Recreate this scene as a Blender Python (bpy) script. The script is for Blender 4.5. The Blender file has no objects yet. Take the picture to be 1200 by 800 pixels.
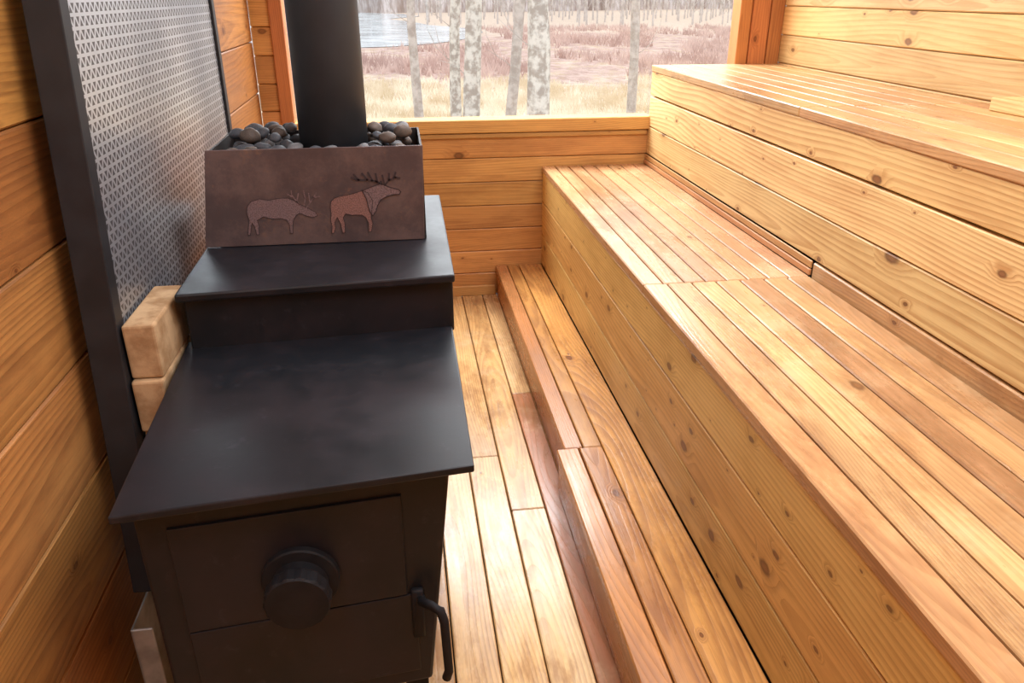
import bpy, bmesh, math, random
from mathutils import Vector, Matrix, noise
random.seed(7)
sc=bpy.context.scene
col=sc.collection
try:
    sc.view_settings.view_transform='Standard'
except Exception: pass

# ------------------------------------------------------------------ helpers
class NT:
    def __init__(s,name):
        s.m=bpy.data.materials.new(name); s.m.use_nodes=True
        s.t=s.m.node_tree; s.n=s.t.nodes; s.l=s.t.links
        s.b=s.n['Principled BSDF']; s.out=s.n['Material Output']
    def put(s,sock,v):
        if isinstance(v,bpy.types.NodeSocket): s.l.new(v,sock)
        elif v is not None:
            if hasattr(sock.default_value,'__len__') and not hasattr(v,'__len__'): v=[v]*len(sock.default_value)
            if hasattr(v,'__len__') and len(sock.default_value)==4 and len(v)==3: v=(*v,1)
            sock.default_value=v
    def M(s,op,a,b=None,c=None,clamp=False):
        n=s.n.new('ShaderNodeMath'); n.operation=op; n.use_clamp=clamp
        s.put(n.inputs[0],a); s.put(n.inputs[1],b)
        if c is not None: s.put(n.inputs[2],c)
        return n.outputs[0]
    def mix(s,f,a,b,mode='MIX'):
        n=s.n.new('ShaderNodeMix'); n.data_type='RGBA'; n.blend_type=mode
        s.put(n.inputs[0],f); s.put(n.inputs[6],a); s.put(n.inputs[7],b); return n.outputs[2]
    def comb(s,x,y,z):
        n=s.n.new('ShaderNodeCombineXYZ'); s.put(n.inputs[0],x); s.put(n.inputs[1],y); s.put(n.inputs[2],z); return n.outputs[0]
    def sep(s,v):
        n=s.n.new('ShaderNodeSeparateXYZ'); s.put(n.inputs[0],v); return n.outputs
    def noise(s,v,scale,detail=3,rough=.5):
        n=s.n.new('ShaderNodeTexNoise'); s.put(n.inputs['Vector'],v); s.put(n.inputs['Scale'],scale); s.put(n.inputs['Detail'],detail); s.put(n.inputs['Roughness'],rough); return n.outputs[0]
    def obj(s):
        return s.n.new('ShaderNodeTexCoord').outputs['Object']
    def attr(s,name):
        n=s.n.new('ShaderNodeAttribute'); n.attribute_name=name; return n.outputs['Vector']
    def rng(s,v,a,b,c=0,d=1,smooth=True):
        n=s.n.new('ShaderNodeMapRange'); n.interpolation_type='SMOOTHSTEP' if smooth else 'LINEAR'
        s.put(n.inputs[0],v); s.put(n.inputs[1],a); s.put(n.inputs[2],b); s.put(n.inputs[3],c); s.put(n.inputs[4],d); return n.outputs[0]
    def bump(s,h,st=.3,dist=.01):
        n=s.n.new('ShaderNodeBump'); s.put(n.inputs['Height'],h); n.inputs['Strength'].default_value=st; n.inputs['Distance'].default_value=dist
        s.l.new(n.outputs[0],s.b.inputs['Normal'])
    def set(s,**k):
        for a,v in k.items(): s.put(s.b.inputs[a.replace('_',' ')],v)

def srgb(h):
    c=[int(h[i:i+2],16)/255 for i in (0,2,4)]
    return tuple(x/12.92 if x<=.04045 else ((x+.055)/1.055)**2.4 for x in c)

def wood(name,axis,ca,cb,cline,rough=.45,line=.5,knots=.5,freq=120,blotch=.3,kcol='54290F',ksc=1.,cc=None,cd=None,wear=0.,stain=0.,vr=.32,warp=.20,sat=.97,kmax=.12):
    w=NT(name)
    p=w.sep(w.obj()); c=w.sep(w.attr('ctr')); r=w.sep(w.attr('rnd'))
    idx={'X':(0,1,2),'Y':(1,0,2),'Z':(2,0,1)}[axis]
    L=p[idx[0]]; A=w.M('SUBTRACT',p[idx[1]],c[idx[1]]); B=w.M('SUBTRACT',p[idx[2]],c[idx[2]])
    off=w.M('MULTIPLY',r[2],57.)
    u=w.M('ADD',A,B)
    kv=w.comb(w.M('ADD',w.M('MULTIPLY',u,9.*ksc),off),w.M('ADD',w.M('MULTIPLY',L,5.*ksc),off),0)
    vn=w.n.new('ShaderNodeTexVoronoi'); vn.voronoi_dimensions='2D'; w.put(vn.inputs['Vector'],kv); vn.inputs['Scale'].default_value=1; vn.inputs['Randomness'].default_value=1.
    cr=w.sep(vn.outputs['Color'])
    on=w.M('LESS_THAN',cr[0],knots)
    ksz=w.M('MULTIPLY_ADD',w.M('MULTIPLY',cr[1],w.M('MULTIPLY',cr[1],cr[1])),kmax,.020)
    dk=w.M('ADD',vn.outputs['Distance'],w.M('MULTIPLY',w.M('SUBTRACT',w.noise(kv,6,4),.5),.09))
    kd=w.M('DIVIDE',dk,ksz)
    kmask=w.M('MULTIPLY',w.rng(kd,1.4,.7),on)
    halo=w.M('MULTIPLY',w.rng(kd,4.2,.7),on)
    nv=w.comb(w.M('ADD',w.M('MULTIPLY',A,3.),off),w.M('MULTIPLY',L,.6),w.M('ADD',w.M('MULTIPLY',B,3.),off))
    dist=w.M('MULTIPLY',w.M('SUBTRACT',w.noise(nv,1.0,1.5,.4),.5),warp)
    a0=w.M('SUBTRACT',A,w.M('MULTIPLY',w.M('SUBTRACT',r[0],.5),.16))
    b0=w.M('ADD',B,w.M('MULTIPLY_ADD',r[1],.09,.02))
    rad=w.M('SQRT',w.M('ADD',w.M('MULTIPLY',a0,a0),w.M('MULTIPLY',b0,b0)))
    rad=w.M('ADD',w.M('ADD',rad,dist),w.M('MULTIPLY',halo,.022))
    fr=w.M('FRACT',w.M('MULTIPLY',rad,float(freq)))
    ring=w.M('MULTIPLY',w.rng(fr,.2,.88),w.rng(fr,1.0,.93))
    fibv=w.comb(w.M('MULTIPLY',A,230.),w.M('MULTIPLY',L,5.),w.M('MULTIPLY',B,230.))
    fib=w.noise(fibv,1,3,.6)
    fib2=w.noise(w.comb(w.M('ADD',w.M('MULTIPLY',A,60.),off),w.M('MULTIPLY',L,1.6),w.M('MULTIPLY',B,60.)),1,3,.6)
    big=w.noise(w.comb(w.M('ADD',w.M('MULTIPLY',A,6.),off),w.M('MULTIPLY',L,1.6),w.M('ADD',w.M('MULTIPLY',B,6.),off)),1.5,5,.65)
    base=w.mix(r[0],srgb(ca),srgb(cb))
    if cc: base=w.mix(w.rng(r[2],.6,.85),base,srgb(cc))
    if cd: base=w.mix(w.rng(r[2],.25,.05),base,srgb(cd))
    base=w.mix(w.M('MULTIPLY',w.rng(big,.42,.68),blotch),base,srgb(cline))
    base=w.mix(w.M('MULTIPLY',w.M('MULTIPLY',ring,line),w.rng(big,.25,.6,.45,1.)),base,srgb(cline))
    base=w.mix(w.M('MULTIPLY',w.rng(fib,.45,.75),.25),base,srgb(cline))
    base=w.mix(w.M('MULTIPLY',w.rng(fib2,.5,.72),.35),base,srgb(cline))
    if wear:
        wn=w.noise(w.obj(),3.5,5,.7)
        base=w.mix(w.M('MULTIPLY',w.rng(wn,.5,.68),wear),base,srgb('DCBE96'))
    sn=None
    if stain:
        sn=w.noise(w.comb(w.M('MULTIPLY',p[0],5.),w.M('MULTIPLY_ADD',p[1],1.6,7.),w.M('MULTIPLY',p[2],5.)),1.,6,.7)
        base=w.mix(w.M('MULTIPLY',w.rng(sn,.48,.64),stain),base,srgb('8C5836'))
    base=w.mix(w.M('MULTIPLY',halo,.4),base,srgb(cline))
    base=w.mix(w.M('MULTIPLY',kmask,.82),base,w.mix(w.rng(kd,.3,.95),srgb('7A4420'),srgb(kcol)))
    hs=w.n.new('ShaderNodeHueSaturation'); w.put(hs.inputs['Color'],base)
    w.put(hs.inputs['Value'],w.M('MULTIPLY_ADD',r[1],vr,1-vr*.5)); w.put(hs.inputs['Hue'],w.M('MULTIPLY_ADD',r[2],.016,.498)); hs.inputs['Saturation'].default_value=sat
    rg=w.M('MULTIPLY_ADD',big,.35,w.M('MULTIPLY_ADD',fib2,.2,rough-.28))
    if sn: rg=w.M('SUBTRACT',rg,w.M('MULTIPLY',w.rng(sn,.45,.6),.08))
    w.set(Base_Color=hs.outputs[0],Roughness=w.M('MAXIMUM',rg,.12))
    w.b.inputs['Specular IOR Level'].default_value=.5
    w.bump(w.M('ADD',w.M('MULTIPLY',ring,-.5),w.M('MULTIPLY',fib,.7)),.25,.002)
    return w.m

def simple(name,colr,rough=.5,metal=0,nscale=None,col2=None,bump=0,spec=.5,detail=4,lo=.35,hi=.65):
    w=NT(name); w.set(Base_Color=srgb(colr),Roughness=rough,Metallic=metal); w.b.inputs['Specular IOR Level'].default_value=spec
    if nscale:
        n=w.noise(w.obj(),nscale,detail,.6)
        if col2: w.set(Base_Color=w.mix(w.rng(n,lo,hi),srgb(colr),srgb(col2)))
        w.set(Roughness=w.M('MULTIPLY_ADD',n,.3,rough-.15))
        if bump: w.bump(n,bump,.005)
    return w.m

def finish(bm,name,mat=None,parent=None,smooth=False,mats=None):
    me=bpy.data.meshes.new(name); bm.to_mesh(me); bm.free()
    o=bpy.data.objects.new(name,me); col.objects.link(o)
    for m in (mats or [mat]): me.materials.append(m)
    if smooth:
        for f in me.polygons: f.use_smooth=True
    if parent: o.parent=parent
    return o
def empty(name,loc,label,cat,group=None,**k):
    e=bpy.data.objects.new(name,None); col.objects.link(e); e.location=loc; e.empty_display_size=.1
    e['label']=label; e['category']=cat
    if group: e['group']=group
    return e
def tag(o,label=None,cat=None,group=None,kind=None):
    if label:o['label']=label
    if cat:o['category']=cat
    if group:o['group']=group
    if kind:o['kind']=kind
    return o
def par(o,e):
    bpy.context.view_layer.update()
    o.parent=e; o.matrix_parent_inverse=e.matrix_world.inverted()
    return o

def box_into(bm,mn,mx,bev=0,seg=1,mat=0):
    b=bmesh.new(); bmesh.ops.create_cube(b,size=1)
    for v in b.verts:
        v.co=Vector([(mn[i]+mx[i])/2+v.co[i]*(mx[i]-mn[i]) for i in range(3)])
    if bev: bmesh.ops.bevel(b,geom=list(b.edges),offset=bev,segments=seg,affect='EDGES',profile=.5)
    for f in b.faces: f.material_index=mat
    merge(bm,b)
def merge(bm,b):
    me=bpy.data.meshes.new('t'); b.to_mesh(me); b.free(); bm.from_mesh(me); bpy.data.meshes.remove(me)

def planks(name,boxes,mat,bev=.0025,parent=None,backing=None):
    bm=bmesh.new(); R=bm.faces.layers.float_vector.new('rnd'); C=bm.faces.layers.float_vector.new('ctr')
    for bx in boxes:
        mn,mx=bx[0],bx[1]; rv=bx[2] if len(bx)>2 and bx[2] else (random.random(),random.random(),random.random())
        n0=len(bm.faces); box_into(bm,mn,mx,bev)
        bm.faces.ensure_lookup_table()
        R=bm.faces.layers.float_vector['rnd']; C=bm.faces.layers.float_vector['ctr']
        cc=Vector([(mn[i]+mx[i])/2 for i in range(3)])
        for f in bm.faces[n0:]: f[R]=Vector(rv); f[C]=cc
    return finish(bm,name,mat,parent)

def loft(bm,path,rads,n=12,cap=True,jit=0):
    rings=[]
    for i,p in enumerate(path):
        p=Vector(p)
        d=(Vector(path[min(i+1,len(path)-1)])-Vector(path[max(i-1,0)])).normalized()
        a=Vector((1,0,0)) if abs(d.x)<.8 else Vector((0,1,0))
        s=d.cross(a).normalized(); t=d.cross(s)
        rings.append([bm.verts.new(p+(s*math.cos(2*math.pi*k/n)+t*math.sin(2*math.pi*k/n))*rads[i]*(1+random.uniform(-jit,jit))) for k in range(n)])
    for a,b in zip(rings,rings[1:]):
        for k in range(n):
            bm.faces.new((a[k],a[(k+1)%n],b[(k+1)%n],b[k]))
    if cap:
        bm.faces.new(rings[0]); bm.faces.new(rings[-1][::-1])
    bmesh.ops.recalc_face_normals(bm,faces=bm.faces)

def prism(bm,quad,z0,z1,bev=0,quad0=None):
    b=bmesh.new(); q0=quad0 or quad
    lo=[b.verts.new((x,y,z0)) for x,y in q0]; hi=[b.verts.new((x,y,z1)) for x,y in quad]
    n=len(lo); b.faces.new(lo[::-1]); b.faces.new(hi)
    for k in range(n): b.faces.new((lo[k],lo[(k+1)%n],hi[(k+1)%n],hi[k]))
    bmesh.ops.recalc_face_normals(b,faces=b.faces)
    if bev: bmesh.ops.bevel(b,geom=list(b.edges),offset=bev,segments=2,affect='EDGES',profile=.5)
    merge(bm,b)

def split(a,b,w,gap=.003):
    n=max(1,round((b-a)/w)); s=(b-a)/n
    return [(a+i*s+gap/2,a+(i+1)*s-gap/2) for i in range(n)]

# ------------------------------------------------------------------ materials
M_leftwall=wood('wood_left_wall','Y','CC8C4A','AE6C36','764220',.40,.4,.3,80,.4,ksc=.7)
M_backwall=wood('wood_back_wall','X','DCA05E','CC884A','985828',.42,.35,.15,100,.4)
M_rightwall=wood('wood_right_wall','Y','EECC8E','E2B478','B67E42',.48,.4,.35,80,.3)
M_riser=wood('wood_riser','Y','F4D698','EAC480','B07434',.45,.55,.5,68,.2,ksc=.95,warp=.22)
M_fascia=wood('wood_fascia','Y','F4CE84','EABA6E','AE7636',.42,.48,.55,80,.25,ksc=1.2,warp=.18)
M_seat=wood('wood_seat','Y','E0B078','C89462','946238',.34,.36,.16,125,.4,cc='C88A64',cd='B47C58',wear=.35,stain=.5)
M_seatfar=wood('wood_seat_far','Y','E4BA8A','D2A072','9C6A42',.30,.3,.08,140,.35,cc='CE906E',wear=.35,stain=.45)
M_topseat=wood('wood_top_seat','Y','DEAE74','C8945E','946238',.38,.36,.13,120,.4,cc='C88A64',wear=.3,stain=.4)
M_step=wood('wood_step','Y','DA9E54','C68244','864C20',.32,.44,.22,115,.45,cc='BA7248',stain=.5)
M_floor=wood('wood_floor','Y','E2B678','CA8E58','865432',.31,.4,.1,130,.45,cc='B0674A',cd='E4C28A',wear=.4,stain=.6)
M_trimx=wood('wood_trim_x','X','CC9454','BE8046','92582A',.5,.4,.05,100,.25)
M_trimz=wood('wood_trim_z','Z','CC8446','BE703E','8C4A24',.42,.4,.05,100,.25)
M_strip=wood('wood_strip','Y','D0965E','C48A56','8E5A32',.5,.4,.05,180,.3)
M_gapshade=simple('gap_shade','1A0E06',.9)  # near-black colour painting the shade seen through board gaps
def stovemat():
    w=NT('black_stove_paint'); o=w.obj()
    n=w.noise(o,5,6,.65); n2=w.noise(o,28,5,.7)
    c=w.mix(w.rng(n,.4,.65),srgb('16191F'),srgb('242127')); c=w.mix(w.M('MULTIPLY',w.rng(n2,.58,.75),.5),c,srgb('3A373F'))
    w.set(Base_Color=c,Roughness=w.M('MULTIPLY_ADD',n,.42,.22)); w.b.inputs['Specular IOR Level'].default_value=.38
    w.bump(n2,.07,.003); return w.m
M_black=stovemat()
M_blackp=simple('black_pipe_paint','2C2F34',.5,.0,8,'32353A',.02,.4)
M_iron=simple('black_iron','15151A',.65,.0,30,'1E1E22',.1,.3)
M_post=simple('dark_grey_steel','1E1F24',.5,.0,12,'26272C',.05,.4)
M_alum=simple('bare_metal_flashing','B8B8B8',.45,.45,12,'949494',.05)
M_stone=simple('dark_river_stone','3C3D44',.6,0,25,'585C62',.12,.4)
M_stone2=simple('grey_river_stone','58595F',.6,0,22,'7C7C7C',.12,.4)
M_stone3=simple('brown_river_stone','443C38',.6,0,25,'685A50',.12,.4)
M_brick=simple('tan_firebrick','C8A882',.9,0,18,'A2805C',.5,.2,8)
def rustmat():
    w=NT('worn_steel_sheet'); o=w.obj(); n=w.noise(o,6,8,.7); n2=w.noise(o,20,6,.7)
    c=w.mix(w.rng(n,.38,.62),srgb('5A4E50'),srgb('766462')); c=w.mix(w.M('MULTIPLY',w.rng(n2,.58,.72),.6),c,srgb('8E6C58'))
    c=w.mix(w.M('MULTIPLY',w.rng(n,.62,.72),.8),c,srgb('302C2E'))
    w.set(Base_Color=c,Metallic=.35,Roughness=w.M('MULTIPLY_ADD',n2,.4,.25)); w.bump(n2,.1,.003); return w.m
M_rust=rustmat()
M_rustdark=simple('dark_rusted_steel','2A2424',.6,.3,12,'3A302C',.1)
def perforated():
    w=NT('perforated_metal_sheet')
    p=w.sep(w.obj()); lam=.0225
    y,z=p[1],p[2]
    def d(ang):
        t=w.M('FRACT',w.M('ADD',w.M('DIVIDE',w.M('ADD',w.M('MULTIPLY',y,math.cos(ang)),w.M('MULTIPLY',z,math.sin(ang))),lam),50.))
        return w.M('MINIMUM',t,w.M('SUBTRACT',1.,t))
    a1,a2,a3=math.pi/2,math.pi/2+2*math.pi/3,math.pi/2+4*math.pi/3
    m=w.M('MINIMUM',w.M('MINIMUM',d(a1),d(a2)),d(a3))
    hole=w.rng(m,.125,.155)
    n=w.noise(w.obj(),2.2,5)
    w.set(Base_Color=w.mix(hole,w.mix(w.rng(n,.35,.65),srgb('D2D8DF'),srgb('A2A8B2')),srgb('3C3C42')),Metallic=w.M('MULTIPLY_ADD',hole,-.65,.65),Roughness=w.M('MULTIPLY_ADD',n,.3,.22))
    w.bump(hole,-.6,.003)
    return w.m
M_perf=perforated()
def glass():
    w=NT('window_glass'); tr=w.n.new('ShaderNodeBsdfTransparent'); gl=w.n.new('ShaderNodeBsdfGlossy'); gl.inputs['Roughness'].default_value=.02
    mx=w.n.new('ShaderNodeMixShader'); mx.inputs[0].default_value=.04
    w.l.new(tr.outputs[0],mx.inputs[1]); w.l.new(gl.outputs[0],mx.inputs[2]); w.l.new(mx.outputs[0],w.out.inputs[0]); return w.m
M_glass=glass()
def ground_mat():  # outdoor colours are kept pale, painting haze into them
    w=NT('marsh_ground'); p=w.sep(w.obj()); o=w.obj()
    st=w.comb(w.M('MULTIPLY',p[0],.6),w.M('MULTIPLY',p[1],.35),0)
    n=w.noise(st,.35,8,.65); n2=w.noise(st,2.2,8,.75)
    straw=w.mix(w.rng(n2,.38,.62),srgb('EAE0CC'),srgb('C4AE90'))
    scrub=w.mix(w.rng(n2,.38,.62),srgb('CEB6AC'),srgb('A48A82'))
    f=w.rng(w.M('ADD',p[1],w.M('MULTIPLY',n,40.)),54.,68.)
    f2=w.rng(w.M('ADD',p[1],w.M('MULTIPLY',n,50.)),112.,130.)
    patch2=w.rng(w.noise(st,1.1,6,.7),.5,.58)
    scrub=w.mix(w.M('MULTIPLY',patch2,.6),scrub,straw)
    c=w.mix(f,straw,scrub); c=w.mix(f2,c,w.mix(n2,srgb('D9C8B2'),srgb('C0B0A6')))
    w.set(Base_Color=c,Roughness=.95); w.b.inputs['Specular IOR Level'].default_value=.05
    return w.m
M_ground=ground_mat()
M_water=simple('pond_water','C4D6DE',.12,0,.25,'E2ECF0',0,.8)
M_bark=simple('pale_lichen_bark','9A928A',.9,0,9,'C8C4BC',.5,.1,10,.40,.60)
M_bark2=simple('grey_bark','9E958E',.9,0,7,'BEB6B0',.5,.1,8)
M_far=simple('far_trunk','B0A8A2',.9,0,.6,'D8D2CE',0,.05)  # bleached tone, distance haze put into the colour
M_grass=simple('dry_grass','F2E8D4',.9,0,.5,'D2BE9E',0,.05)
M_shrub=simple('brown_pink_shrub','DAC2B8',.9,0,.3,'B2968E',0,.05)  # shrub colour lightened well beyond its own tone as painted haze
def forest_mat():
    w=NT('bare_forest'); p=w.sep(w.obj())
    n=w.noise(w.comb(w.M('MULTIPLY',p[0],1.),w.M('MULTIPLY',p[1],.5),w.M('MULTIPLY',p[2],.12)),1.6,7,.7)
    n2=w.noise(w.obj(),.25,4)
    c=w.mix(w.rng(n,.38,.62),srgb('A09490'),srgb('D6D0D0')); c=w.mix(w.M('MULTIPLY',w.rng(n2,.4,.6),.5),c,srgb('9A8A80'))  # pale greys carry the haze over the woodland
    w.set(Base_Color=c,Roughness=1.); w.b.inputs['Specular IOR Level'].default_value=0; return w.m
M_forest=forest_mat()

# ------------------------------------------------------------------ dimensions
YW=3.90; XL=-.65; XR=1.90; YN=-.6; ZC=2.35
ZM=.685; ZS=.162; ZU=1.169; XM=.705; XU=1.25

bxs=[]
edges=[-.65,-.50,-.39,-.278,-.167,-.056,.055,.166,.277,.388,.47]
cuts={5:[1.2],6:[2.9],7:[2.3],8:[1.98],9:[2.75]}
fr={(6,0):(.2,.7,.2),(6,1):(.3,.6,.3),(7,0):(.05,.8,.3),(7,1):(.25,.6,.45),(8,0):(.3,.75,.1),(8,1):(.5,.6,.6),(9,0):(.8,.9,.82),(9,1):(.2,.7,.15)}
for i in range(len(edges)-1):
    ys=[YN]+cuts.get(i,[1.7+random.uniform(-.5,.5)])+[YW]
    for j in range(len(ys)-1):
        bxs.append(((edges[i]+.002,ys[j]+.0015,-.03),(edges[i+1]-.002,ys[j+1]-.0015,0),fr.get((i,j))))
bxs.append(((.47,YN,-.03),(XR,YW,-.005),None))
fl=planks('floor',bxs,M_floor,.003); tag(fl,kind='structure')
bm=bmesh.new(); box_into(bm,(XL-.1,YN,-.08),(XR+.1,YW+.1,-.03)); sub=finish(bm,'floor_subfloor',M_gapshade); sub.parent=fl

b=[]
zz=[0,.165,.39,.615,.84,1.065,1.29,1.515,1.74,1.965,2.19,ZC]
for z0,z1 in zip(zz,zz[1:]):
    c=random.uniform(.3,3.2)
    b.append(((XL-.02,YN,z0+.0015),(XL,c,z1-.0015))); b.append(((XL-.02,c+.002,z0+.0015),(XL,YW,z1-.0015)))
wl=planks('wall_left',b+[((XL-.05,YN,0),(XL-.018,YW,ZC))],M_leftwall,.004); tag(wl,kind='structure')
b=[]
for z0,z1 in split(0,ZC,.13,.003): b.append(((XR,YN,z0),(XR+.02,YW,z1)))
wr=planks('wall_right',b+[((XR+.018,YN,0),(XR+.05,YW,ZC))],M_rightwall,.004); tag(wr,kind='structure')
b=[]
for z0,z1 in split(0,ZC,.13,.003): b.append(((XL-.05,YN-.02,z0),(XR+.05,YN-.001,z1)))
wf=planks('wall_front',b+[((XL-.05,YN-.05,0),(XR+.05,YN-.018,ZC))],M_backwall,.004); tag(wf,kind='structure')
WX0,WX1,WZ0,WZ1=-.50,1.68,.925,2.1
b=[]
for z0,z1 in split(0,WZ0-.07,.122,.003): b.append(((XL,YW,z0),(XR,YW+.02,z1)))
for z0,z1 in split(WZ0-.07,ZC,.122,.003):
    b.append(((XL,YW,z0),(WX0-.02,YW+.02,z1)))
    b.append(((WX1+.02,YW,z0),(XR,YW+.02,z1)))
b.append(((XL,YW,WZ1+.02),(XR,YW+.02,ZC)))
b+= [((XL,YW+.018,0),(XR,YW+.1,WZ0-.03)),((XL,YW+.018,WZ1+.02),(XR,YW+.1,ZC)),((XL,YW+.018,0),(WX0-.02,YW+.1,ZC)),((WX1+.02,YW+.018,0),(XR,YW+.1,ZC))]
wb=planks('wall_back',b,M_backwall,.004); tag(wb,kind='structure')
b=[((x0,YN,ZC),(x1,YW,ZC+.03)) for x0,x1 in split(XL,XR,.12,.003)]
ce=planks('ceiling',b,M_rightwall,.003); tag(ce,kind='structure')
t=planks('trim_1',[((WX0-.06,YW-.02,WZ0-.065),(XU+.02,YW+.09,WZ0)),((WX0-.06,YW-.014,WZ0-.092),(XU,YW+.0,WZ0-.069))],M_trimx,.004); tag(t,kind='structure')
t=planks('trim_2',[((WX0-.06,YW-.018,WZ0),(WX0,YW+.09,WZ1+.06))],M_trimz,.003); tag(t,kind='structure')
t=planks('trim_3',[((WX1,YW-.01,WZ0),(WX1+.06,YW+.09,WZ1+.06)),((WX1+.062,YW-.022,WZ0),(WX1+.15,YW+.0,WZ1+.06)),((WX1+.152,YW-.03,WZ0),(XR-.001,YW-.001,WZ1+.06))],M_trimz,.003); tag(t,kind='structure')
t=planks('trim_4',[((WX0,YW-.018,WZ1),(WX1,YW+.09,WZ1+.06))],M_trimx,.003); tag(t,kind='structure')
bm=bmesh.new(); box_into(bm,(WX0,YW+.05,WZ0),(WX1,YW+.056,WZ1)); g=finish(bm,'window_1',M_glass); tag(g,kind='structure')
t=planks('baseboard_back',[((XL,YW-.018,0),(.46,YW-.0005,.055))],M_trimx,.003); tag(t,kind='structure')

# ------------------------------------------------------------------ benches
YB=YW-.004
YJ=2.13
e=empty('sauna_bench',(.98,1.6,0),'slatted cedar middle sauna bench with knotty pine front boards','bench')
b=[]
for x0,x1 in split(XM,XU+.0,.068,.005): b.append(((x0,YJ+.003,ZM-.032),(x1,YB,ZM)))
par(planks('seat',b,M_seatfar,.0035),e)
b=[]
for x0,x1 in split(XM,XU+.0,.078,.005): b.append(((x0,YN,ZM-.032),(x1,YJ,ZM)))
b.append(((XU+.002,YN,ZM-.032),(XU+.07,YJ,ZM+.045)))
o=par(planks('seat',b,M_seat,.0035),e)
b=[]
for z0,z1 in [(ZS+.002,.325),(.329,.50),(.504,ZM-.034)]: b.append(((XM+.006,YN,z0),(XM+.03,YB,z1)))
par(planks('front_panel',b,M_fascia,.003),e)
bm=bmesh.new(); box_into(bm,(XM+.032,YN,.01),(XU+.06,YB,ZM-.036)); par(finish(bm,'frame',M_gapshade),e)  # solid near-black block, painted shade behind the slat gaps
par(planks('trim_strip',[((XU-.005,YJ+.004,ZM+.001),(XU+.004,YB,ZM+.022)),((XU-.002,YJ+.004,ZM+.025),(XU+.004,YB,ZM+.049))],M_strip,.002),e)
e=empty('sauna_bench',(1.55,1.6,0),'high upper sauna bench with broad knotty pine riser boards','bench')
b=[]
YJU=2.36
for i,(x0,x1) in enumerate(split(XU,XR-.003,.09,.004)):
    b.append(((x0,YN,ZU-.03),(x1,YJU,ZU))); b.append(((x0,YJU+.003,ZU-.03),(x1,YB,ZU)))
par(planks('seat',b,M_topseat,.0035),e)
b=[]
for z0,z1 in [(ZM+.051,.872),(.876,1.02),(1.028,ZU-.031)]: b.append(((XU+.006,YN,z0),(XU+.03,YB,z1)))
par(planks('front_panel',b,M_riser,.003),e)
bm=bmesh.new(); box_into(bm,(XU+.072,YN,.01),(XR-.003,YB,ZU-.034)); box_into(bm,(XU+.032,YN,ZM+.05),(XU+.074,YB,ZU-.034)); par(finish(bm,'frame',M_gapshade),e)  # solid dark filler, stands in for shade inside the upper bench
e=empty('bench_step',(.58,1.6,0),'low wooden foot step running along the bench front','step')
YJS=2.06
b=[]
for x0,x1 in [(.463,.522),(.526,.585)]: b.append(((x0,YJS+.003,ZS-.03),(x1,YB,ZS)))
for x0,x1 in [(.437,.506),(.511,.585)]: b.append(((x0,YN,ZS-.03),(x1,YJS,ZS)))
b.append(((.589,YN,ZS-.03),(XM+.004,YB,ZS)))
par(planks('seat',b,M_step,.003),e)
par(planks('front_panel',[((.47,YJS,.003),(.492,YB,ZS-.032)),((.444,YN,.003),(.466,YJS-.001,ZS-.032))],M_step,.003),e)
bm=bmesh.new(); box_into(bm,(.495,YN,.01),(XM,YB,ZS-.034)); par(finish(bm,'frame',M_gapshade),e)  # dark filler block, shade under the step boards put into colour
o=planks('ledge_board',[((XR-.12,YN,ZU+.001),(XR-.001,2.2,ZU+.04),(.3,.6,.4))],M_rightwall,.003); tag(o,'pale pine ledge board lying along the plank wall','board')

# ------------------------------------------------------------------ stove
ZT=.80
st=empty('wood_stove',(-.2,1.65,0),'black cast steel wood-burning sauna stove with stepped top','stove')
bm=bmesh.new()
Q=[(-.458,.988),(.087,1.05),(.092,1.66),(-.489,1.62)]
prism(bm,Q,ZT-.014,ZT,.003)
par(finish(bm,'top_plate',M_black),st)
bm=bmesh.new()
prism(bm,[(-.445,1.035),(.05,1.09),(.06,2.3),(-.47,2.3)],.30,ZT-.015,.006,[(-.445,1.035),(.0,1.085),(.02,2.3),(-.47,2.3)])
prism(bm,[(-.472,1.580),(.096,1.625),(.098,2.32),(-.48,2.32)],ZT-.012,.916,.004)
par(finish(bm,'firebox',M_black),st)
ZB=.933
bm=bmesh.new(); prism(bm,[(-.481,1.555),(.0995,1.60),(.1065,2.34),(-.49,2.34)],ZB-.018,ZB,.004); par(finish(bm,'cook_top',M_black),st)
for x,y in [(-.42,1.10),(-.03,1.13),(-.43,2.2),(-.03,2.2)]:
    bm=bmesh.new(); prism(bm,[(x-.022,y-.022),(x+.022,y-.022),(x+.022,y+.022),(x-.022,y+.022)],0.001,.31,.003); par(finish(bm,'leg',M_iron),st)
def fy(x): return 1.035+(x+.445)*(.055/.495)
bm=bmesh.new(); prism(bm,[(-.40,fy(-.40)-.006),(-.035,fy(-.035)-.006),(-.035,fy(-.035)+.002),(-.40,fy(-.40)+.002)],.522,.735,.002)
door=par(finish(bm,'door',M_black),st)
bm=bmesh.new(); prism(bm,[(-.40,fy(-.40)-.005),(-.02,fy(-.02)-.005),(-.02,fy(-.02)+.002),(-.40,fy(-.40)+.002)],.335,.519,.002)
par(finish(bm,'lower_panel',M_black),st)
kx=-.209; ky=fy(kx)-.006; kz=.603
bm=bmesh.new()
prof=[(0,.0),(.062,.0),(.0645,-.003),(.0645,-.013),(.062,-.016),(.046,-.018),(.045,-.036),(.051,-.040),(.053,-.044),(.053,-.066),(.050,-.070),(.02,-.072),(0,-.072)]
n=64; rr=[]
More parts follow.
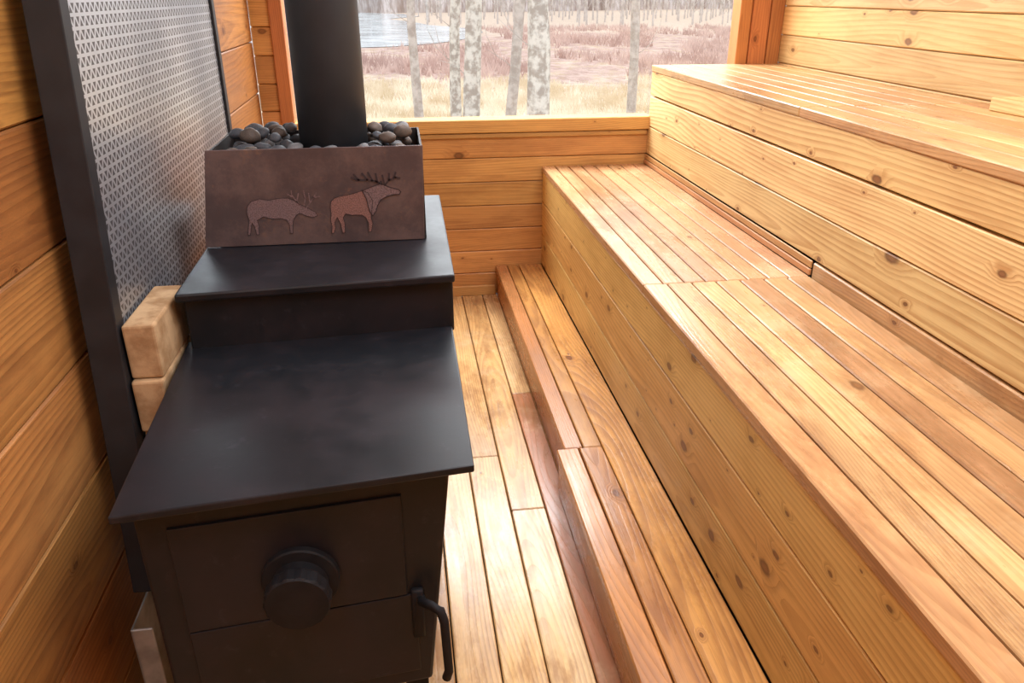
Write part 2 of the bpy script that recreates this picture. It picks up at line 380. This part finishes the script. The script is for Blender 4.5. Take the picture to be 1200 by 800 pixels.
for r_,d in prof:
    if r_==0: rr.append([bm.verts.new((kx,ky+d,kz))])
    else:
        g_=lambda k:(1+.02*math.cos(14*2*math.pi*k/n)*(-.068<d<-.037 and r_>.05))
        rr.append([bm.verts.new((kx+r_*math.cos(2*math.pi*k/n)*g_(k),ky+d,kz+r_*math.sin(2*math.pi*k/n)*g_(k))) for k in range(n)])
for a,b_ in zip(rr,rr[1:]):
    for k in range(n):
        k2=(k+1)%n
        if len(a)==1: bm.faces.new((a[0],b_[k],b_[k2]))
        elif len(b_)==1: bm.faces.new((a[k],a[k2],b_[0]))
        else: bm.faces.new((a[k],a[k2],b_[k2],b_[k]))
bmesh.ops.recalc_face_normals(bm,faces=bm.faces)
kn=finish(bm,'damper_knob',M_iron)
par(kn,door)
bm=bmesh.new()
pts=[(-.014,1.085,.505),(-.010,1.055,.519),(.006,1.04,.522),(.020,1.035,.515),(.026,1.032,.49),(.028,1.03,.43),(.030,1.03,.375),(.025,1.03,.358)]
loft(bm,pts,[.0085]*8,10); 
box_into(bm,(-.03,1.07,.42),(-.008,1.085,.53),.003)
par(finish(bm,'handle',M_iron,smooth=True),door)
px,py=-.169,2.035
bm=bmesh.new(); loft(bm,[(px,py,z) for z in (.935,1.5,ZC-.001)],[.085,.085,.085],56)
o=finish(bm,'flue_pipe',M_blackp)
for f in o.data.polygons: f.use_smooth=abs(f.normal.z)<.5
par(o,st)

# ------------------------------------------------------------------ rock tray
TX0,TX1,TY0,TY1,TZ=-.470,.046,1.88,2.18,1.160
tr=empty('rock_tray',(-.22,2.03,ZB+.001),'worn brown-grey steel rock tray with wildlife cut-outs on the stove','tray')
bm=bmesh.new(); box_into(bm,(-.485,TY0-.004,ZB+.001),(.050,TY0,TZ+.006),.0012)
for v in bm.verts:
    if v.co.x<-.3 and v.co.z>1.05: v.co.x+=.034
    if v.co.x>0 and v.co.z<1.05: v.co.x-=.006
par(finish(bm,'front_panel',M_rust),tr)
bm=bmesh.new()
X0s=-.449
box_into(bm,(X0s,TY0+.001,ZB+.001),(X0s+.005,TY1,TZ)); box_into(bm,(TX1-.002,TY0+.001,ZB+.001),(TX1+.003,TY1,TZ)); box_into(bm,(X0s,TY1,ZB+.001),(TX1,TY1+.005,TZ))
box_into(bm,(X0s+.005,TY0+.001,TZ-.075),(TX1-.002,TY1,TZ-.07))
par(finish(bm,'side_wall',M_rustdark),tr)
def panelpt(px_,py_):
    t=(286-py_)/115
    x0=-.482+.031*t; x1=.042+.008*t
    return (x0+(px_-243)/254*(x1-x0), ZB+ t*.228)
M_cutpink=simple('copper_pink_mesh','9C7670',.55,.25,400,'7E605A',.05,.4,1,.4,.6)
M_cutgrey=simple('grey_mesh','8C7678',.55,.25,400,'705E60',.05,.4,1,.4,.6)
M_cutdark=simple('dark_cut','40363A',.6,.2)
def poly(name,pts,mat,dy,label=None):
    bm=bmesh.new(); vs=[bm.verts.new((panelpt(*p)[0],TY0-.004-dy,panelpt(*p)[1])) for p in pts]
    f=bm.faces.new(vs); ex=bmesh.ops.extrude_face_region(bm,geom=[f])
    for v in ex['geom']:
        if isinstance(v,bmesh.types.BMVert): v.co.y+=dy-.0002
    bmesh.ops.triangulate(bm,faces=[f_ for f_ in bm.faces if len(f_.verts)>4]); bmesh.ops.recalc_face_normals(bm,faces=bm.faces)
    o=par(finish(bm,name,mat),tr)
    if label:o['label']=label
def outline(name,pts,wd,dy,mat=M_cutdark,closed=True):
    bm=bmesh.new(); n=len(pts); P=[Vector((panelpt(*p)[0],panelpt(*p)[1])) for p in pts]
    for i in range(n if closed else n-1):
        a,b_=P[i],P[(i+1)%n]; d=(b_-a)
        if d.length<1e-6: continue
        nn=Vector((-d.y,d.x)).normalized()*wd; d=d.normalized()*wd*.6
        vs=[bm.verts.new((q.x,TY0-.004-dy,q.y)) for q in (a-d+nn,a-d-nn,b_+d-nn,b_+d+nn)]
        bm.faces.new(vs)
    par(finish(bm,name,mat),tr)
moose=[(386,240),(387,233),(391,229),(397,227),(405,226),(414,224),(424,221),(431,224),(436,234),(435,246),(434,255),(436,262),(434,273),(431,273),(431,262),(428,255),(423,251),(412,251),(404,249),(401,254),(403,261),(403,273),(400,273),(398,262),(394,253),(391,260),(392,266),(390,273),(387,273),(388,264),(386,257),(387,248)]
poly('elk_cutout',moose,M_cutpink,.0012,'elk body cut-out backed with coppery mesh')
outline('elk_outline',moose,.0007,.0020)
head=[(424,221),(434,217),(444,214),(446,210),(448,214),(457,218),(467,221),(470,224),(468,227),(461,227),(453,229),(446,233),(442,240),(440,247),(436,253),(432,246),(429,232)]
poly('elk_cutout',head,M_cutgrey,.0018,'raised elk head and neck cut-out')
outline('elk_outline',head,.0011,.0022)
for stx in ([(447,214),(440,210),(430,208),(420,208),(411,205)],[(430,208),(424,200)],[(436,209),(431,199)],[(442,211),(440,201)],[(420,208),(414,201)],[(451,215),(456,209),(464,206),(469,207)],[(456,209),(456,201)],[(462,206),(464,200)],[(450,213),(448,203)]):
    outline('antler_outline',stx,.0022,.0022,M_cutdark,False)
car=[(289,243),(290,236),(294,230),(304,227),(315,229),(325,227),(336,227),(344,230),(350,235),(358,239),(369,246),(371,250),(366,252),(358,250),(350,246),(346,249),(343,254),(342,260),(342,271),(339,271),(338,260),(335,254),(328,252),(318,252),(308,249),(301,253),(303,260),(303,271),(300,271),(298,261),(295,256),(294,263),(293,271),(290,271),(291,260),(292,253)]
poly('caribou_cutout',car,M_cutgrey,.0012,'grazing caribou cut-out backed with grey mesh')
outline('caribou_outline',car,.0006,.0020)
for stx in ([(354,238),(347,232),(341,223),(341,218)],[(347,232),(349,222)],[(342,226),(336,222)],[(355,238),(357,228),(355,219)],[(358,240),(365,230),(370,222)],[(362,233),(361,222)],[(366,228),(374,226)]):
    outline('antler_outline',stx,.0014,.0020,M_cutgrey,False)

def stone_mesh(i):
    bm=bmesh.new(); bmesh.ops.create_icosphere(bm,subdivisions=3,radius=1)
    sx,sy,sz=random.uniform(.9,1.25),random.uniform(.75,1.0),random.uniform(.55,.75)
    for v in bm.verts:
        d=1+.20*noise.noise(v.co*1.1+Vector((i*7,0,0)))+.03*noise.noise(v.co*3+Vector((i*3,5,0)))
        v.co=Vector((v.co.x*sx,v.co.y*sy,v.co.z*sz))*d
    me=bpy.data.meshes.new('sauna_stone'); bm.to_mesh(me); bm.free()
    for f in me.polygons: f.use_smooth=True
    me.materials.append([M_stone,M_stone2,M_stone3,M_stone][i%4]); return me
sm=[stone_mesh(i) for i in range(8)]
placed=[]
def add_stone(x,y,z,r):
    i=random.randrange(8); o=bpy.data.objects.new('sauna_stone',sm[i]); col.objects.link(o)
    o.location=(x,y,z); o.scale=(r,r,r); o.rotation_euler=(random.uniform(-.3,.3),random.uniform(-.3,.3),random.uniform(0,6.28))
    kind=['charcoal','grey','brown-tinged dark','charcoal'][i%4]
    tag(o,f'rounded {kind} river stone heaped in the stove tray','stone','sauna stones in the tray'); placed.append((x,y,z,r))
def ok(x,y,z,r,k=.78):
    if math.hypot(x-px,y-py)<.088+r*1.12: return False
    for a in placed:
        if (Vector((x,y,z))-Vector(a[:3])).length<(r+a[3])*k: return False
    return True
for layer,(zb,tries,r0,r1) in enumerate([(TZ-.045,900,.020,.033),(TZ-.010,900,.018,.034),(TZ+.016,400,.016,.030)]):
    for _ in range(tries):
        r=random.uniform(r0,r1); x=random.uniform(X0s+.014+r*1.25,TX1-.010-r*1.25); y=random.uniform(TY0+.010+r*1.15,TY1-.008-r*1.1)
        if layer==2 and (abs(x-px)<.1): continue
        if ok(x,y,zb,r,.84): add_stone(x,y,zb+random.uniform(-.003,.003),r)

# ------------------------------------------------------------------ bricks
for k in range(8):
    y0=1.43+(.012 if k%2 else 0); z0=.001+k*.1145
    bm=bmesh.new(); box_into(bm,(-.554,y0,z0),(-.493,y0+.23,z0+.113),.005,2)
    o=finish(bm,'fire_brick',M_brick); tag(o,'tan firebrick stacked on edge between stove and metal screen','brick','firebricks beside the stove')

# ------------------------------------------------------------------ heat screen
hs=empty('heat_screen',(-.57,2.05,0),'perforated silver metal heat screen in a black steel frame','screen')
bm=bmesh.new()
yz=[(1.375,.1),(1.61,2.2),(2.70,2.2),(2.70,.1)]
f0=[bm.verts.new((-.5605,y,z)) for y,z in yz]; f1=[bm.verts.new((-.562,y,z)) for y,z in yz]
bm.faces.new(f0); bm.faces.new(f1[::-1])
for k in range(4): bm.faces.new((f0[k],f1[k],f1[(k+1)%4],f0[(k+1)%4]))
bmesh.ops.recalc_face_normals(bm,faces=bm.faces)
par(finish(bm,'perforated_sheet',M_perf),hs)
bm=bmesh.new()
prism(bm,[(-.618,1.61),(-.558,1.61),(-.558,1.65),(-.618,1.65)],0.34,2.25,.002,[(-.618,1.36),(-.558,1.36),(-.558,1.40),(-.618,1.40)])
par(finish(bm,'post',M_post),hs)
bm=bmesh.new(); box_into(bm,(-.592,1.25,.0),(-.55,1.256,.34),.002); box_into(bm,(-.592,1.25,.0),(-.588,1.38,.34),.001); o=par(finish(bm,'post_foot',M_alum),hs); o['label']='bare silvery metal foot of the post'
bm=bmesh.new(); box_into(bm,(-.578,2.68,0),(-.552,2.715,2.25),.002); par(finish(bm,'post',M_post),hs)
bm=bmesh.new(); box_into(bm,(-.575,1.66,2.2),(-.556,2.70,2.23),.002); par(finish(bm,'rail',M_post),hs)

# ------------------------------------------------------------------ outdoors
GZ=-3
bm=bmesh.new(); bmesh.ops.create_grid(bm,x_segments=2,y_segments=2,size=260)
for v in bm.verts: v.co+=Vector((30,265,GZ))
o=finish(bm,'marsh_ground',M_ground); tag(o,'straw-coloured marsh with reddish brush patches','ground',kind='stuff')
bm=bmesh.new()
pp=[(-40,74),(-6,72),(0,74),(3,77),(5.5,81),(7.5,86),(9,92),(10.5,99),(10.8,105),(9.5,111),(7.5,116),(5,122),(3,135),(-1,150),(5,165),(2,185),(-10,200),(-60,200)]
f=bm.faces.new([bm.verts.new((x,y,GZ+.05)) for x,y in pp]); bmesh.ops.recalc_face_normals(bm,faces=bm.faces)
if f.normal.z<0: f.normal_flip()
o=finish(bm,'pond',M_water); tag(o,'pale sky-reflecting pond at the edge of the marsh','pond')
def tree(x,y,r,lean,mat,label,seed):
    random.seed(seed)
    e=empty('tree',(x,y,GZ),label,'tree','bare trees outside the window')
    path=[];rad=[]
    for i in range(22):
        z=GZ+i*.55; path.append((x+lean*(z-.5)+.05*math.sin(i*.5+seed),y+.05*math.cos(i*.6+seed),z)); rad.append(r*(1.25-.045*i if i>2 else 1.5-.12*i)*.93)
    bm=bmesh.new(); loft(bm,path,rad,16,True,.07); o=par(finish(bm,'trunk',mat,smooth=True),e)
    for k in range(5):
        i=11+2*k; p=Vector(path[i]); a=random.uniform(0,6.28); q=[p+Vector((math.cos(a)*s*.35,math.sin(a)*s*.35,s*.9)) for s in (0,.5,1.1,1.8)]
        bm=bmesh.new(); loft(bm,q,[rad[i]*.4,rad[i]*.3,rad[i]*.2,rad[i]*.08],7); par(finish(bm,'branch',mat,smooth=True),e)
    for k in range(2):
        i=random.randrange(6,9); p=Vector(path[i]); s_=random.choice((-1,1))
        q=[p+Vector((s_*s*.55,random.uniform(-.05,.05),s*.35+random.uniform(-.05,.05))) for s in (0,.3,.6,.9)]
        bm=bmesh.new(); loft(bm,q,[.008,.006,.005,.002],6); loft(bm,[q[2],q[2]+Vector((s_*.15,0,.3)),q[2]+Vector((s_*.2,0,.55))],[.005,.004,.002],5); par(finish(bm,'branch',M_bark2,smooth=True),e)
def tx(pxx): return .1716+(pxx-628)*.00106
for pxx,y,r,lean,mat,lb,sd in [(488,17,.10,.0,M_bark2,'slender grey bare tree trunk beyond the window',1),(536,15.4,.11,.01,M_bark,'pale bark tree trunk standing beside a twin trunk',2),(554,12,.14,-.005,M_bark,'thick pale tree trunk with mottled bark',3),(602,13.7,.10,.05,M_bark2,'leaning grey tree trunk beside a lichen-covered one',4),(627,10,.155,0,M_bark,'thick tree trunk patched with white lichen',5),(745,16,.10,.02,M_bark2,'thin pale trunk standing alone in the marsh edge',6)]:
    tree(tx(pxx)*y,y,r,lean,mat,lb,sd)
random.seed(11)
var=[]
for v_ in range(4):
    bm=bmesh.new(); H=random.uniform(11,15)
    loft(bm,[(0,0,0),(.1,0,H*.4),(0,.1,H)],[.16,.11,.02],6)
    for k in range(22):
        z=H*random.uniform(.1,.9); a=random.uniform(0,6.28); s=random.uniform(.8,1.7)
        loft(bm,[(0,0,z),(math.cos(a)*s*.5,math.sin(a)*s*.5,z+s*.5),(math.cos(a)*s,math.sin(a)*s,z+s*1.3)],[.05,.035,.012],4,False)
    me=bpy.data.meshes.new('distant_tree'); bm.to_mesh(me); bm.free(); me.materials.append(M_far); var.append(me)
for jy in range(12):
    y0=114+jy*5.2
    for ix in range(-2,18):
        x0=ix*5.2+(jy%2)*2.4; 
        if x0/y0<(.11 if y0<124 else .03) or x0/y0>.5 or random.random()<.25: continue
        o=bpy.data.objects.new('distant_tree',random.choice(var)); col.objects.link(o); o.location=(x0+random.uniform(-.6,.6),y0+random.uniform(-.6,.6),GZ); o.rotation_euler=(0,0,random.uniform(0,6)); s=random.uniform(.75,1.1); o.scale=(s,s,s)
        tag(o,'thin leafless grey tree in the far woodland edge','tree','far woodland trees')
bm=bmesh.new()
prev=None
for i in range(160):
    x=-80+i*2.2; y=215-20*math.sin(i*.05)+random.uniform(-2,2); h=17+random.uniform(-3,3)
    cur=(bm.verts.new((x,y,GZ)),bm.verts.new((x,y+2,GZ+h)))
    if prev: bm.faces.new((prev[0],cur[0],cur[1],prev[1]))
    prev=cur
o=finish(bm,'distant_forest',M_forest); tag(o,'hazy mass of leafless woodland beyond the marsh','woodland',kind='stuff')
def tufts(name,n,y0,y1,h,w,mat,label,xr=(-.08,.5)):
    bm=bmesh.new()
    for _ in range(n):
        y=random.uniform(y0,y1); x=random.uniform(*xr)*y
        if 71<y<200 and x<11.5: continue
        if noise.noise(Vector((x*.15,y*.07,0)))<-.12: continue
        hh=h*random.uniform(.5,1.2)
        for k in range(3):
            a=random.uniform(-.6,.6); dx=random.uniform(-.3,.3)
            bm.faces.new((bm.verts.new((x+dx-w,y,GZ)),bm.verts.new((x+dx+w,y,GZ)),bm.verts.new((x+dx+a*hh,y+.1,GZ+hh))))
    o=finish(bm,name,mat); tag(o,label,'grass' if 'grass' in name else 'shrub',kind='stuff')
tufts('marsh_grass',5000,24,44,.45,.025,M_grass,'dry straw-coloured marsh grass')
tufts('marsh_shrubs',6000,46,111,.7,.05,M_shrub,'leafless reddish-purple marsh brush')

# ------------------------------------------------------------------ light
w=bpy.data.worlds.new('overcast'); sc.world=w; w.use_nodes=True
bg=w.node_tree.nodes['Background']; bg.inputs[0].default_value=(.93,.96,1,1); bg.inputs[1].default_value=1.95
def area(name,loc,rot,sx,sy,pw,colr):
    l=bpy.data.lights.new(name,'AREA'); l.shape='RECTANGLE'; l.size=sx; l.size_y=sy; l.energy=pw; l.color=colr
    o=bpy.data.objects.new(name,l); col.objects.link(o); o.location=loc; o.rotation_euler=rot; return o
area('ceiling_fill',(.8,1.55,ZC-.06),(0,0,0),1.2,2.6,60,(.92,.96,1))  # added overhead fill without a fixture, lifts the interior brightness
area('fascia_fill',(-.45,.0,2.1),(0,math.radians(52),0),.5,1.1,16,(.95,.98,1))  # added unseen fill aimed at the bench fascia, not a lamp on the wall
area('window_daylight',(.6,4.5,2.6),(math.radians(-50),0,0),2.4,1.2,205,(.90,.96,1))

# ------------------------------------------------------------------ camera
cam=bpy.data.cameras.new('camera'); co=bpy.data.objects.new('camera',cam); col.objects.link(co)
cam.sensor_width=36; cam.lens=27.0; cam.clip_end=600; cam.clip_start=.02
co.location=(0,0,1.5); co.rotation_euler=(math.radians(90-24.49),0,math.radians(-8.06))
sc.camera=co
